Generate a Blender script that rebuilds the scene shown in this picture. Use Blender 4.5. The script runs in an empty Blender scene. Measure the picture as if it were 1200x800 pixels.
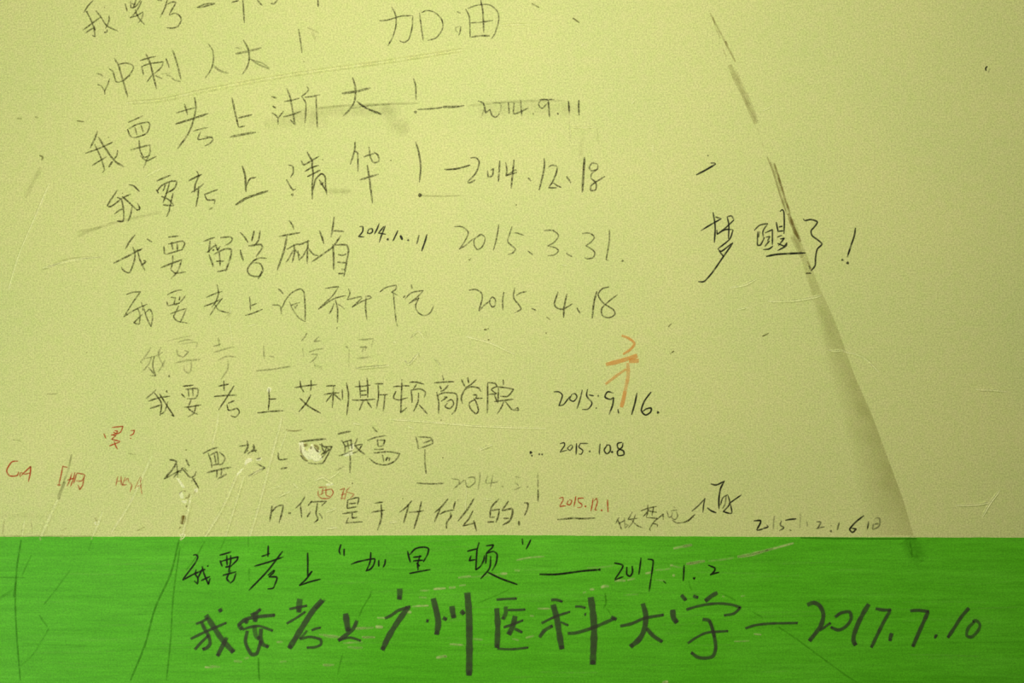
import bpy, bmesh, math, random
import numpy as np
from mathutils import Vector, noise as mnoise

# ------------------------------------------------------------------ scene basics
scene = bpy.context.scene
COL = scene.collection
MM = 0.001                     # one millimetre of wall per photograph pixel
ZC = 1.33                      # height of the picture centre above the floor
CAM_D = 1.45

cam_d = bpy.data.cameras.new('camera')
cam = bpy.data.objects.new('camera', cam_d)
COL.objects.link(cam)
cam.location = (0, -CAM_D, ZC)
cam.rotation_euler = (math.radians(90), 0, 0)
cam_d.sensor_width = 36
cam_d.lens = 36 * CAM_D / 1.2
cam_d.clip_start = 0.05
scene.camera = cam

world = bpy.data.worlds.new('world'); scene.world = world
world.use_nodes = True
bg = world.node_tree.nodes['Background']
bg.inputs['Color'].default_value = (0.95, 1.0, 0.80, 1)
bg.inputs['Strength'].default_value = 0.02

def area(name, loc, target, size, power, color):
    l = bpy.data.lights.new(name, 'AREA'); l.shape = 'DISK'; l.size = size
    l.energy = power; l.color = color
    o = bpy.data.objects.new(name, l); COL.objects.link(o)
    o.location = loc
    d = Vector(target) - Vector(loc)
    o.rotation_euler = d.to_track_quat('-Z', 'Y').to_euler()
    return o
bulb = bpy.data.lights.new('room_bulb', 'POINT'); bulb.energy = 48.5; bulb.color = (1.0, 0.98, 0.90); bulb.shadow_soft_size = 0.06
bulb_o = bpy.data.objects.new('room_bulb', bulb); COL.objects.link(bulb_o); bulb_o.location = (-0.06, -1.1, 1.80)
area('left_fill', (-0.90, -0.90, 0.92), (-0.30, 0, 1.02), 0.35, 4.0, (0.90, 1.0, 0.94))  # unseen soft fill, added low on the left to lift that side

vs = scene.view_settings
vs.view_transform = 'Standard'; vs.look = 'None'; vs.gamma = 1; vs.use_curve_mapping = False
vs.exposure = 0.0

rnd = random.Random(7)

# ------------------------------------------------------------------ materials
def new_mat(name):
    m = bpy.data.materials.new(name); m.use_nodes = True
    nt = m.node_tree; nt.nodes.clear()
    return m, nt
def N(nt, t, **kw):
    n = nt.nodes.new(t)
    for k, v in kw.items():
        if k in n.inputs: n.inputs[k].default_value = v
        else: setattr(n, k, v)
    return n
def ramp(nt, fac, stops):
    r = nt.nodes.new('ShaderNodeValToRGB')
    e = r.color_ramp.elements
    e[0].position, e[0].color = stops[0][0], stops[0][1]
    e[1].position, e[1].color = stops[-1][0], stops[-1][1]
    for p, c in stops[1:-1]:
        x = e.new(p); x.color = c
    nt.links.new(fac, r.inputs[0])
    return r.outputs[0]
def noise_tex(nt, scale, detail=3, rough=0.5, stretch=(1, 1, 1), off=(0, 0, 0)):
    tc = nt.nodes.new('ShaderNodeTexCoord')
    mp = N(nt, 'ShaderNodeMapping'); mp.inputs['Scale'].default_value = stretch
    mp.inputs['Location'].default_value = off
    nt.links.new(tc.outputs['Object'], mp.inputs[0])
    n = nt.nodes.new('ShaderNodeTexNoise')
    n.inputs['Scale'].default_value = scale; n.inputs['Detail'].default_value = detail
    n.inputs['Roughness'].default_value = rough
    nt.links.new(mp.outputs[0], n.inputs['Vector'])
    return n.outputs[0]
def mixc(nt, fac, a, b, mode='MIX'):
    m = nt.nodes.new('ShaderNodeMix'); m.data_type = 'RGBA'; m.blend_type = mode
    for s, v in ((0, fac), (6, a), (7, b)):
        if hasattr(v, 'default_value') or hasattr(v, 'links'): nt.links.new(v, m.inputs[s])
        else: m.inputs[s].default_value = v
    return m.outputs[2]
def g(v): return (v, v, v, 1)

def plaster_material(name, base, rough=0.62, spec=0.25):
    m, nt = new_mat(name)
    fine = ramp(nt, noise_tex(nt, 500, 3, 0.75), [(0.30, g(0.74)), (0.70, g(1.26))])
    mid = ramp(nt, noise_tex(nt, 95, 3, 0.6, off=(3, 1, 7)), [(0.35, (0.97, 1.0, 0.95, 1)), (0.65, (1.03, 1.0, 1.06, 1))])
    big = ramp(nt, noise_tex(nt, 7, 3, 0.5, off=(9, 2, 1)), [(0.3, (0.955, 0.985, 0.96, 1)), (0.7, (1.035, 1.01, 1.02, 1))])
    c = mixc(nt, 1.0, mixc(nt, 1.0, mixc(nt, 1.0, (*base, 1), fine, 'MULTIPLY'), mid, 'MULTIPLY'), big, 'MULTIPLY')
    b = N(nt, 'ShaderNodeBsdfPrincipled'); b.inputs['Roughness'].default_value = rough
    b.inputs['Specular IOR Level'].default_value = spec
    nt.links.new(c, b.inputs['Base Color'])
    bp = N(nt, 'ShaderNodeBump'); bp.inputs['Strength'].default_value = 0.25; bp.inputs['Distance'].default_value = 0.0008
    nt.links.new(noise_tex(nt, 60, 5, 0.55, (1, 1, 1.2)), bp.inputs['Height'])
    nt.links.new(bp.outputs[0], b.inputs['Normal'])
    out = N(nt, 'ShaderNodeOutputMaterial'); nt.links.new(b.outputs[0], out.inputs[0])
    return m
WALL_C = (0.633, 0.658, 0.231)
M_WALL = plaster_material('pale_yellow_green_plaster', WALL_C)
M_CREASE = plaster_material('plaster_crease', (0.72, 0.735, 0.31))
M_CHIP = plaster_material('bare_plaster_chip', (0.82, 0.82, 0.42))
M_FLOOR = plaster_material('grey_floor', (0.30, 0.29, 0.26), 0.5)

def green_material(name, base):
    m, nt = new_mat(name)
    st = ramp(nt, noise_tex(nt, 34, 5, 0.7, (0.13, 1, 1.9)), [(0.30, (0.86, 0.89, 0.7, 1)), (0.5, g(1.0)), (0.70, (1.16, 1.07, 1.5, 1))])
    st2 = ramp(nt, noise_tex(nt, 150, 3, 0.7, (0.12, 1, 1.6), (4, 0, 2)), [(0.3, g(0.88)), (0.7, g(1.11))])
    fine = ramp(nt, noise_tex(nt, 500, 3, 0.75), [(0.3, g(0.80)), (0.7, g(1.20))])
    big = ramp(nt, noise_tex(nt, 5, 3, 0.6, (1, 1, 1), (1, 5, 2)), [(0.3, (0.88, 0.95, 0.6, 1)), (0.7, (1.12, 1.04, 1.5, 1))])
    c = (*base, 1)
    for t in (st, st2, fine, big): c = mixc(nt, 1.0, c, t, 'MULTIPLY')
    b = N(nt, 'ShaderNodeBsdfPrincipled'); b.inputs['Roughness'].default_value = 0.55
    b.inputs['Specular IOR Level'].default_value = 0.22
    nt.links.new(c, b.inputs['Base Color'])
    bp = N(nt, 'ShaderNodeBump'); bp.inputs['Strength'].default_value = 0.30; bp.inputs['Distance'].default_value = 0.0008
    nt.links.new(noise_tex(nt, 45, 6, 0.65, (0.10, 1, 2.2)), bp.inputs['Height'])
    nt.links.new(bp.outputs[0], b.inputs['Normal'])
    out = N(nt, 'ShaderNodeOutputMaterial'); nt.links.new(b.outputs[0], out.inputs[0])
    return m
GREEN_C = (0.102, 0.475, 0.010)
M_GREEN = green_material('bright_green_gloss_paint', GREEN_C)
M_GCREASE = green_material('green_paint_crack', (0.055, 0.27, 0.006))

def ink_material(name, color, grain_scale=420, lo=0.38, hi=0.60, gmin=0.45, rough=0.6, spec=0.2):
    """a dry film of graphite, ink, grime or plain tone: density comes from the 'ink' attribute of each stroke, broken up by the wall's grain"""
    m, nt = new_mat(name)
    at = N(nt, 'ShaderNodeAttribute'); at.attribute_name = 'ink'
    gr = ramp(nt, noise_tex(nt, grain_scale, 3, 0.6), [(lo, g(gmin)), (hi, g(1.0))])
    mu = N(nt, 'ShaderNodeMath', operation='MULTIPLY', use_clamp=True)
    nt.links.new(at.outputs['Fac'], mu.inputs[0]); nt.links.new(gr, mu.inputs[1])
    b = N(nt, 'ShaderNodeBsdfPrincipled'); b.inputs['Base Color'].default_value = (*color, 1)
    b.inputs['Roughness'].default_value = rough; b.inputs['Specular IOR Level'].default_value = spec
    t = N(nt, 'ShaderNodeBsdfTransparent')
    mx = N(nt, 'ShaderNodeMixShader')
    nt.links.new(mu.outputs[0], mx.inputs[0]); nt.links.new(t.outputs[0], mx.inputs[1]); nt.links.new(b.outputs[0], mx.inputs[2])
    out = N(nt, 'ShaderNodeOutputMaterial'); nt.links.new(mx.outputs[0], out.inputs[0])
    return m
M_PENCIL = ink_material('pencil_graphite', (0.050, 0.044, 0.004), gmin=0.38)
M_PEN = ink_material('black_ballpoint_ink', (0.008, 0.009, 0.002), gmin=0.80)
M_MARK = ink_material('grey_marker_ink', (0.054, 0.056, 0.032), 260, 0.3, 0.65, 0.85)
M_RED = ink_material('red_ink', (0.52, 0.058, 0.008), gmin=0.6)
M_ORANGE = ink_material('orange_highlighter_ink', (0.84, 0.34, 0.055), 180, 0.3, 0.7, 0.7)
M_BROWN = ink_material('olive_brown', (0.19, 0.12, 0.010), 110, 0.35, 0.65, 0.55)  # shared by the narrow streak, rusty dribbles and painted shade of chip hollows
M_SMUDGE = ink_material('graphite_smudge', (0.16, 0.15, 0.03), 70, 0.3, 0.7, 0.35)
M_STRIPE = ink_material('dull_olive_film', (0.33, 0.30, 0.065), 45, 0.3, 0.7, 0.72)  # dull olive tone of the broad lower part of the streak
M_SCUFF = ink_material('pale_scuff', (0.56, 0.72, 0.21), 130, 0.34, 0.58, 0.30)
M_CRACK = ink_material('dark_green_scratch', (0.050, 0.27, 0.002), 200, 0.35, 0.6, 0.45)

# ------------------------------------------------------------------ mesh helpers
def link(name, me, mat, parent=None, loc=(0, 0, 0)):
    o = bpy.data.objects.new(name, me); COL.objects.link(o)
    if mat is not None and not me.materials: me.materials.append(mat)
    o.location = loc
    if parent is not None: o.parent = parent
    return o
def wall_pt(px, py): return ((px - 600) * MM, ZC + (400 - py) * MM)

def smooth_path(pts, step=0.9):
    p = [np.array(q, float) for q in pts]
    if len(p) == 2:
        n = max(2, int(np.linalg.norm(p[1] - p[0]) / step) + 1)
        bow = np.array([-(p[1] - p[0])[1], (p[1] - p[0])[0]]) * rnd.uniform(-0.025, 0.025)
        return [p[0] + (p[1] - p[0]) * t + bow * 4 * t * (1 - t) for t in np.linspace(0, 1, n)]
    q = [2 * p[0] - p[1]] + p + [2 * p[-1] - p[-2]]
    out = []
    for i in range(1, len(q) - 2):
        a, b, c, d = q[i - 1], q[i], q[i + 1], q[i + 2]
        # a sharp turn keeps its corner
        def tang(u, v, w):
            e1, e2 = v - u, w - v
            l1, l2 = np.linalg.norm(e1), np.linalg.norm(e2)
            if l1 < 1e-6 or l2 < 1e-6: return (w - u) * 0.5
            k = float(e1 @ e2) / (l1 * l2)
            return (e1 / l1 + e2 / l2) * 0.5 * min(l1, l2) * (0.05 if k < -0.35 else 1.0)
        m1, m2 = tang(a, b, c), tang(b, c, d)
        n = max(2, int(np.linalg.norm(c - b) / step))
        for t in np.linspace(0, 1, n, endpoint=False):
            t2, t3 = t * t, t * t * t
            out.append((2*t3-3*t2+1)*b + (t3-2*t2+t)*m1 + (-2*t3+3*t2)*c + (t3-t2)*m2)
    out.append(p[-1])
    return out

class Ink:
    """collects strokes (in wall millimetres) as thin soft-edged ribbons lying on the wall"""
    def __init__(s): s.v = []; s.f = []; s.a = []; s.k = 0
    def stroke(s, pts, w, d, taper=0.6, soft=0.75, wob=0.10):
        if len(pts) == 1: return s.blob(pts[0], w * 0.62, d, soft)
        P = smooth_path(pts); n = len(P)
        L = [0.0]
        for i in range(1, n): L.append(L[-1] + float(np.linalg.norm(P[i] - P[i-1])))
        tot = max(L[-1], 1e-3); seed = rnd.uniform(0, 100); lift = s.k * 0.0015; s.k += 1
        tl = min(tot * 0.22, 3.0 + w)
        for i in range(n):
            a = P[max(i-1, 0)]; b = P[min(i+1, n-1)]
            t = b - a; l = np.linalg.norm(t); t = t / l if l > 1e-6 else np.array([1.0, 0])
            nn = np.array([-t[1], t[0]])
            e = min(1.0, L[i] / tl, ) ; e2 = min(1.0, (tot - L[i]) / tl)
            prof = (1 - taper) + taper * min(0.35 + 0.65 * e, 0.15 + 0.85 * e2)
            wv = w * prof * (1 + wob * mnoise.noise((L[i] * 0.12 + seed, 0, 0)) * 2)
            al = d * (1 - taper * 0.35 * (1 - min(e, e2))) * (1 + (0.62 * mnoise.noise((L[i] * 0.14 + seed, 5, 0)) + 0.25 * mnoise.noise((seed * 3.1, 8, 1))) * (1 if taper > 0.3 else 0.35))
            h = wv / 2
            for off, aa in ((-h - soft * 0.55, 0.0), (-max(h - soft * 0.45, h * 0.25), 1.0), (max(h - soft * 0.45, h * 0.25), 1.0), (h + soft * 0.55, 0.0)):
                q = P[i] + nn * off
                s.v.append((q[0], lift, q[1])); s.a.append(max(0.0, min(1.0, al)) * aa)
            if i:
                o = len(s.v) - 8
                for j in range(3): s.f.append((o+j, o+j+1, o+j+5, o+j+4))
    def blob(s, c, r, d, soft=0.75):
        lift = s.k * 0.0015; s.k += 1; o = len(s.v); n = 12
        s.v.append((c[0], lift, c[1])); s.a.append(min(1, d))
        ph = rnd.uniform(0, 6)
        for rr, aa in ((max(r - soft * 0.4, r * 0.4), 1), (r + soft * 0.6, 0)):
            for i in range(n):
                t = 2 * math.pi * i / n; q = rr * (1 + 0.12 * math.sin(3 * t + ph))
                s.v.append((c[0] + q * math.cos(t), lift, c[1] + q * math.sin(t))); s.a.append(min(1, d) * aa)
        for i in range(n):
            j = (i + 1) % n
            s.f.append((o, o+1+i, o+1+j)); s.f.append((o+1+i, o+1+n+i, o+1+n+j, o+1+j))
    def patch(s, rows):
        """rows of (x, y, density) forming a grid"""
        lift = s.k * 0.0015; s.k += 1; o = len(s.v); m = len(rows[0])
        for r in rows:
            for x, y, a in r: s.v.append((x, lift, y)); s.a.append(a)
        for i in range(len(rows)-1):
            for j in range(m-1):
                q = o + i*m + j; s.f.append((q, q+1, q+m+1, q+m))
    def build(s, name, mat, parent, origin, base=0.30):
        """origin: world (x, z) of the parent thing"""
        me = bpy.data.meshes.new(name)
        V = []
        for x, l, y in s.v:
            X, Z = wall_pt(x, y); V.append((X - origin[0], -(l) * MM, Z - origin[1]))
        me.from_pydata(V, [], s.f); me.update()
        at = me.attributes.new('ink', 'FLOAT', 'POINT'); at.data.foreach_set('value', s.a)
        return link(name, me, mat, parent)

TILE = dict(A=(80, 0), B=(300, 0), C=(520, 0), D=(90, 130), E=(300, 130), F=(510, 130), G=(120, 240), H=(330, 240),
            I=(520, 240), J=(150, 370), K=(360, 370), L=(570, 370), V=(0, 480), M=(180, 490), N=(390, 490), O=(600, 500),
            P=(800, 530), Q=(200, 620), R=(380, 620), S=(600, 620), T=(740, 640), U=(930, 640), X=(840, 240), Y=(790, 160))
def parse(txt, tile):
    out = []
    for st in txt.split('|'):
        d = 1.0; w = None; t = tile; pts = []
        for tok in st.split():
            if tok[0] == '@': d = float(tok[1:])
            elif tok[0] == '#': w = float(tok[1:])
            elif tok in TILE: t = tok
            else:
                a, b = tok.split(','); x0, y0 = TILE[t]
                pts.append((x0 + float(a) / 5, y0 + float(b) / 5))
        if pts: out.append((pts, d, w))
    return out

DEPTH = 0.0004
def inscription(label, mat, d, w, chars, category='handwriting', name='inscription', group=None, taper=0.6, soft=0.75, depth=DEPTH, ends=False):
    parsed = []
    for c in chars:
        nm, tile, txt = c[0], c[1], c[2]
        parsed.append((nm, parse(txt, tile), c[3] if len(c) > 3 else None))
    allp = [p for _, ss, _ in parsed for st in ss for p in st[0]]
    x = (min(p[0] for p in allp) + max(p[0] for p in allp)) / 2; y = max(p[1] for p in allp)
    ox, oz = wall_pt(x, y)
    root = bpy.data.objects.new(name, None); COL.objects.link(root)
    root.empty_display_size = 0.02
    root.location = (ox, -depth, oz)
    root['label'] = label; root['category'] = category
    if group: root['group'] = group
    for nm, ss, lab in parsed:
        k = Ink()
        for pts, dd, ww in ss:
            wpx = (ww if ww else w) / 5 * (1.12 if mat is M_PENCIL else 1.20 if mat is M_PEN else 1.0); dd = dd * (0.80 if mat is M_PENCIL else 1.0)
            k.stroke(pts, wpx, d * dd, taper, soft)
            if ends and len(pts) > 1:
                q0 = np.array(pts[-2]); q1 = np.array(pts[-1]); dr = (q0 - q1) / max(np.linalg.norm(q0 - q1), 1e-6)
                k.blob(tuple(q1 + dr * wpx * 0.35), wpx * 0.36, 0.55)
        o = k.build(nm, mat, root, (ox, oz))
        if lab: o['label'] = lab
    return root

# ------------------------------------------------------------------ the setting
def edge_y(px):
    """lower edge of the pale paint, in photograph pixels"""
    base = np.interp(px, [-1500, 0, 240, 410, 600, 780, 1000, 1200, 2700], [628.6, 628.6, 628.6, 627.4, 626.8, 628.2, 629.3, 629.7, 629.7])
    return float(base) + 0.35 * mnoise.noise((px * 0.03, 1, 0)) + 0.25 * mnoise.noise((px * 0.15, 2, 0))

def slab(name, xs, top, bottom, yb, yf, mat, kind='structure'):
    """a solid slab whose top and bottom edges follow functions of x (world z)"""
    bm = bmesh.new(); cols = []
    for x in xs:
        t, b = top(x), bottom(x)
        cols.append([bm.verts.new(p) for p in ((x, yf, t), (x, yf, b), (x, yb, b), (x, yb, t))])
    for a, b in zip(cols, cols[1:]):
        for i in range(4):
            j = (i + 1) % 4
            bm.faces.new((a[i], a[j], b[j], b[i]))
    bm.faces.new(cols[0][::-1]); bm.faces.new(cols[-1])
    bmesh.ops.recalc_face_normals(bm, faces=bm.faces)
    me = bpy.data.meshes.new(name); bm.to_mesh(me); bm.free()
    o = link(name, me, mat); o['kind'] = kind
    return o
XS = [-1.8] + [(-640 + i * 4) * MM for i in range(321)] + [1.8]
zedge = lambda x: ZC + (400 - edge_y(x / MM + 600)) * MM
wall = slab('wall_back', [-1.8, 1.8], lambda x: 2.7, lambda x: 0.0, 0.12, 0.0, M_WALL)
band = slab('trim_1', XS, zedge, lambda x: 0.08, 0.0, -0.0003, M_GREEN)
band['label'] = 'bright green painted lower band of the wall'
slab('baseboard_back', [-1.8, 1.8], lambda x: 0.08, lambda x: 0.0, 0.0, -0.012, M_FLOOR)
slab('floor', [-1.8, 1.8], lambda x: 0.0, lambda x: -0.05, 0.12, -2.6, M_FLOOR)

# creases and ridges of the plaster: thin raised beads of real relief
def bead(bm, pts, w, h):
    P = smooth_path(pts, 1.5); n = len(P); prev = None
    for i, p in enumerate(P):
        a = P[max(i-1, 0)]; b = P[min(i+1, n-1)]
        t = b - a; t = t / max(np.linalg.norm(t), 1e-6); nn = np.array([-t[1], t[0]])
        e = min(1.0, i / 4, (n - 1 - i) / 4) ; k = 0.15 + 0.85 * e
        k *= 1 + 0.6 * mnoise.noise((p[0] * 0.09, p[1] * 0.09, 3))
        q = []
        for off, hh in ((-w*1.5, 0.0), (-w*0.55, h), (0.0, 0.0), (w*0.55, h), (w*1.5, 0.0)):
            X, Z = wall_pt(*(p + nn * off * (0.5 + 0.5 * e)))
            q.append(bm.verts.new((X, -(hh * k) * MM + (0.0001 if abs(off) > w else -0.00002), Z)))
        if prev:
            for j in range(4): bm.faces.new((prev[j], prev[j+1], q[j+1], q[j]))
        prev = q
def crease(name, pts, w=1.6, h=0.35, mat=None, parent=wall, lift=0.0):
    h = 0.22 + h * 1.3; w *= 1.3
    bm = bmesh.new(); bead(bm, pts, w, h)
    for f in bm.faces:
        f.normal_update()
        if f.normal.y > 0: f.normal_flip()
    for v in bm.verts: v.co.y -= lift
    me = bpy.data.meshes.new(name); bm.to_mesh(me); bm.free()
    o = link(name, me, M_WALL, parent); me.materials.append(M_CREASE)
    for i, p in enumerate(me.polygons):
        if i % 4 in (1, 2): p.material_index = 1
    return o
def tp(tile, txt): return parse(txt, tile)[0][0]
for pts, w, h in [
    ([(148, 121), (190, 117), (240, 106), (340, 88), (455, 72), (545, 58)], 1.5, .60),
    ([(546, 394), (575, 402), (603, 415)], 1.4, .22),
    ([(456, 491), (500, 494), (560, 499), (640, 502)], 1.2, .20),
    ([(329, 494), (318, 536), (304, 590), (292, 630)], 1.7, .30),
    ([(256, 484), (254, 500), (249, 520)], 1.6, .28),
    ([(330, 488), (326, 510)], 1.4, .2),
    ([(278, 556), (260, 596), (240, 629)], 2.0, .42),
    ([(286, 558), (276, 590), (264, 629)], 1.6, .30),
    ([(224, 580), (219, 604), (213, 630)], 2.2, .50),
    ([(68, 585), (60, 602), (48, 629)], 2.2, .42),
    ([(178, 534), (168, 556), (152, 590), (131, 623)], 1.8, .30),
    ([(120, 600), (114, 616), (108, 629)], 1.8, .34),
    ([(29, 608), (26, 628)], 1.5, .25),
    ([(900, 353), (930, 352), (950, 349), (963, 346)], 1.6, .40),
    ([(856, 337), (872, 334), (886, 327)], 1.4, .26),
    ([(921, 328), (927, 333)], 1.5, .35),
    ([(864, 363), (876, 360)], 1.4, .25),
    ([(985, 411), (1010, 418), (1030, 436)], 1.2, .14),
    ([(970, 410), (978, 411), (990, 410)], 1.4, .30),
    ([(1143, 456), (1165, 457), (1180, 459)], 1.4, .34),
    ([(1120, 592), (1145, 591), (1162, 588)], 1.4, .34),
    ([(1172, 574), (1160, 590), (1151, 606)], 1.3, .24),
    ([(319, 572), (329, 569)], 1.8, .5), ([(327, 582), (333, 578), (340, 576)], 1.8, .5),
    ([(369, 563), (378, 559), (390, 567)], 1.8, .5), ([(382, 600), (394, 595)], 1.8, .45),
    ([(383, 619), (395, 618)], 1.8, .5), ([(344, 566), (349, 572)], 1.6, .4),
    ([(291, 558), (301, 552), (311, 547)], 1.8, .45),
    ([(562, 527), (570, 523), (577, 521)], 2.0, .5), ([(567, 584), (576, 585)], 1.8, .5),
    ([(457, 612), (465, 611)], 1.8, .5), ([(414, 496), (422, 497)], 2.0, .5),
    ([(478, 499), (485, 502)], 2.2, .6), ([(562, 525), (575, 520)], 1.4, .3),
    ([(474, 422), (479, 426), (491, 413)], 1.8, .5), ([(481, 396), (490, 388), (498, 398)], 1.3, .25),
    ([(509, 419), (517, 429)], 1.4, .3), ([(418, 431), (440, 429), (456, 428)], 1.8, .5),
    ([(461, 400), (464, 401)], 2.6, .8), ([(386, 561), (398, 552)], 1.4, .3),
    ([(272, 398), (268, 372)], 1.2, .2), ([(740, 122), (743, 118)], 1.8, .6), ([(681, 54), (684, 51)], 1.6, .5),
    ([(627, 31), (630, 28)], 1.6, .5), ([(658, 310), (664, 311)], 1.8, .5), ([(694, 327), (698, 328)], 1.6, .5),
    ([(668, 149), (697, 149)], 1.2, .25), ([(585, 30), (620, 29)], 1.2, .22), ([(667, 148), (669, 160)], 1.1, .15),
    ([(170, 208), (190, 197)], 1.6, .3), ([(262, 376), (270, 366), (271, 354)], 1.3, .3),
    ([(230, 285), (238, 285)], 1.6, .5), ([(290, 382), (299, 380)], 1.5, .4),
    ([(765, 178), (765, 170)], 1.2, .25), ([(894, 130), (905, 124)], 1.2, .15),
    ([(327, 530), (336, 505)], 1.2, .2), ([(545, 600), (548, 560)], 1.0, .12),
    ([(10, 340), (22, 300), (38, 262), (58, 215)], 1.2, .14), ([(50, 314), (85, 305), (118, 301)], 1.6, .2),
]:
    crease('plaster_crease', pts, w, h)

# chips where the paint has broken away from the plaster
def chip(pts, h=0.9, mat=M_CHIP):
    h *= 1.3
    cx = sum(p[0] for p in pts) / len(pts); cy = sum(p[1] for p in pts) / len(pts)
    bm = bmesh.new(); rings = []
    P = smooth_path(list(pts) + [pts[0]], 1.2)[:-1]
    for k, hh in ((1.15, -0.05), (0.92, h * 0.7), (0.55, h * 0.1)):
        r = []
        for p in P:
            jit = 1 + 0.16 * mnoise.noise((p[0] * 0.5, p[1] * 0.5, k * 3))
            X, Z = wall_pt(cx + (p[0] - cx) * k * jit, cy + (p[1] - cy) * k * jit)
            r.append(bm.verts.new((X, -(hh * (1 + 0.8 * mnoise.noise((p[0], p[1], 7))) if hh > 0 else hh) * MM, Z)))
        rings.append(r)
    for a, b in zip(rings, rings[1:]):
        for i in range(len(P)):
            j = (i + 1) % len(P); bm.faces.new((a[i], a[j], b[j], b[i]))
    bm.faces.new(rings[-1])
    bmesh.ops.recalc_face_normals(bm, faces=bm.faces)
    me = bpy.data.meshes.new('plaster_chip'); bm.to_mesh(me); bm.free()
    for p in me.polygons: p.use_smooth = True
    o = link('plaster_chip', me, mat, wall)
    return o
mp = lambda *q: [(180 + a / 5, 490 + b / 5) for a, b in q]
for pts, h in [
    (mp((852, 150), (878, 145), (888, 185), (915, 195), (930, 225), (905, 235), (870, 205)), .9),
    (mp((905, 190), (930, 150), (945, 180), (975, 190), (960, 215), (925, 220)), .6),
    (mp((925, 225), (975, 215), (985, 240), (945, 250)), .7),
    (mp((533, 262), (545, 240), (572, 235), (578, 250), (552, 262), (540, 275)), .8),
    (mp((605, 235), (630, 232), (628, 245), (602, 247)), .5),
    (mp((488, 325), (510, 300), (525, 295), (515, 312), (495, 332)), .6),
    (mp((135, 355), (152, 358), (172, 385), (182, 402), (168, 405), (150, 378)), .7),
    (mp((150, 440), (165, 430), (175, 465), (160, 470)), .5),
    (mp((165, 482), (212, 480), (218, 492), (175, 497)), .6),
    (mp((238, 415), (256, 410), (258, 430), (242, 432)), .6),
    (mp((205, 515), (212, 535), (200, 545)), .5),
    (mp((152, 680), (182, 676), (184, 692), (168, 708), (160, 695)), .7),
    (mp((1010, 385), (1045, 378), (1050, 390), (1015, 395)), .5),
    (mp((372 + 450 + 330, 155), (1170, 152), (1170, 180), (1150, 185)), .5),
    (mp((1110, 210), (1160, 195), (1165, 212), (1120, 222)), .5),
    ([(111, 612), (116, 610), (117, 614), (112, 615)], .6),
    ([(315, 453), (318, 455), (316, 460), (313, 457)], .6),
]:
    chip(pts, h)

# ------------------------------------------------------------------ grime, streaks and painted chip shade on the wall
def surface_mark(name, mat, strokes=(), patches=(), parent=wall, soft=0.9, taper=0.5, y=0.00025, label=None):
    k = Ink()
    for pts, w, d in strokes: k.stroke(pts, w, d, taper, soft if w < 4 else w * 0.6)
    for r in patches: k.patch(r)
    o = k.build(name, mat, parent, (0, 0)); o.location.y = -y
    if label: o['label'] = label
    return o

# the long streak running down the right side, narrow and brown above, broad and dull below
def between(rows):
    out = []
    # densify down the streak
    for (a, b) in zip(rows, rows[1:]):
        n = 8
        for i in range(n): out.append([x + (y - x) * i / n for x, y in zip(a, b)])
    out.append(rows[-1]); return out
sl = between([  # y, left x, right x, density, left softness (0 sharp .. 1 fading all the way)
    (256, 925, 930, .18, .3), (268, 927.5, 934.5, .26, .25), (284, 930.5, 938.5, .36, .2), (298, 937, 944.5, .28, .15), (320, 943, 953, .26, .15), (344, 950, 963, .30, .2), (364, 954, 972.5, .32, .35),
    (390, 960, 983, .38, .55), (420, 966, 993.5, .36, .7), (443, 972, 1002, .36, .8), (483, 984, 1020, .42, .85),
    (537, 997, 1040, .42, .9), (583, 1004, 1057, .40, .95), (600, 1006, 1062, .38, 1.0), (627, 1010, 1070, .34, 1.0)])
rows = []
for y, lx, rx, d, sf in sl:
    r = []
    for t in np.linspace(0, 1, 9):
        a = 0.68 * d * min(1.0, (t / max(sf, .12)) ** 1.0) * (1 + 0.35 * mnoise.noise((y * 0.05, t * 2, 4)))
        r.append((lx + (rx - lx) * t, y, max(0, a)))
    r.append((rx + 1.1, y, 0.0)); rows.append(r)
streak = bpy.data.objects.new('stripe', None); COL.objects.link(streak)
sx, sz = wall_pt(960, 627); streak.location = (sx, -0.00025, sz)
streak['label'] = 'long diagonal olive stripe widening down the right side of the pale wall'; streak['category'] = 'stripe'
k = Ink(); k.patch(rows); k.build('lower_stripe', M_STRIPE, streak, (sx, sz))
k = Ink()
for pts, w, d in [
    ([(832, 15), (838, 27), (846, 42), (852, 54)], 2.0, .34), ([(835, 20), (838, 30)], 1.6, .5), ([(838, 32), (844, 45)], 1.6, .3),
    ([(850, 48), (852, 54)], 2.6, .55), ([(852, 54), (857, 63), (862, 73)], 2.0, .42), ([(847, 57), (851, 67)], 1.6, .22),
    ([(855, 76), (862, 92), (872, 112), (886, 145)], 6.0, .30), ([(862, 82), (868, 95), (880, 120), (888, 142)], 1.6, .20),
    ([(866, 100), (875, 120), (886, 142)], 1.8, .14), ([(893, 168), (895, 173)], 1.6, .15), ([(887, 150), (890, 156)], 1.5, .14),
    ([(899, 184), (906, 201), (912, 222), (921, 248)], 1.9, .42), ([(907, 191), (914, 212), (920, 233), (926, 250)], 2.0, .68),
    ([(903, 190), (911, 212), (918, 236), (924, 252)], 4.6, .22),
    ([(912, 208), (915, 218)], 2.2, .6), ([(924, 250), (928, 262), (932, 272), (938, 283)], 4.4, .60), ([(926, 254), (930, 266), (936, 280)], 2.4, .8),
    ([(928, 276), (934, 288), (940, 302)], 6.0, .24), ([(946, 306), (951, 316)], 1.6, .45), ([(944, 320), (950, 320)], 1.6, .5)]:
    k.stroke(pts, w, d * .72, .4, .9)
k.build('narrow_streak', M_BROWN, streak, (sx, sz))['label'] = 'narrow brown upper part of the stripe'
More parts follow.
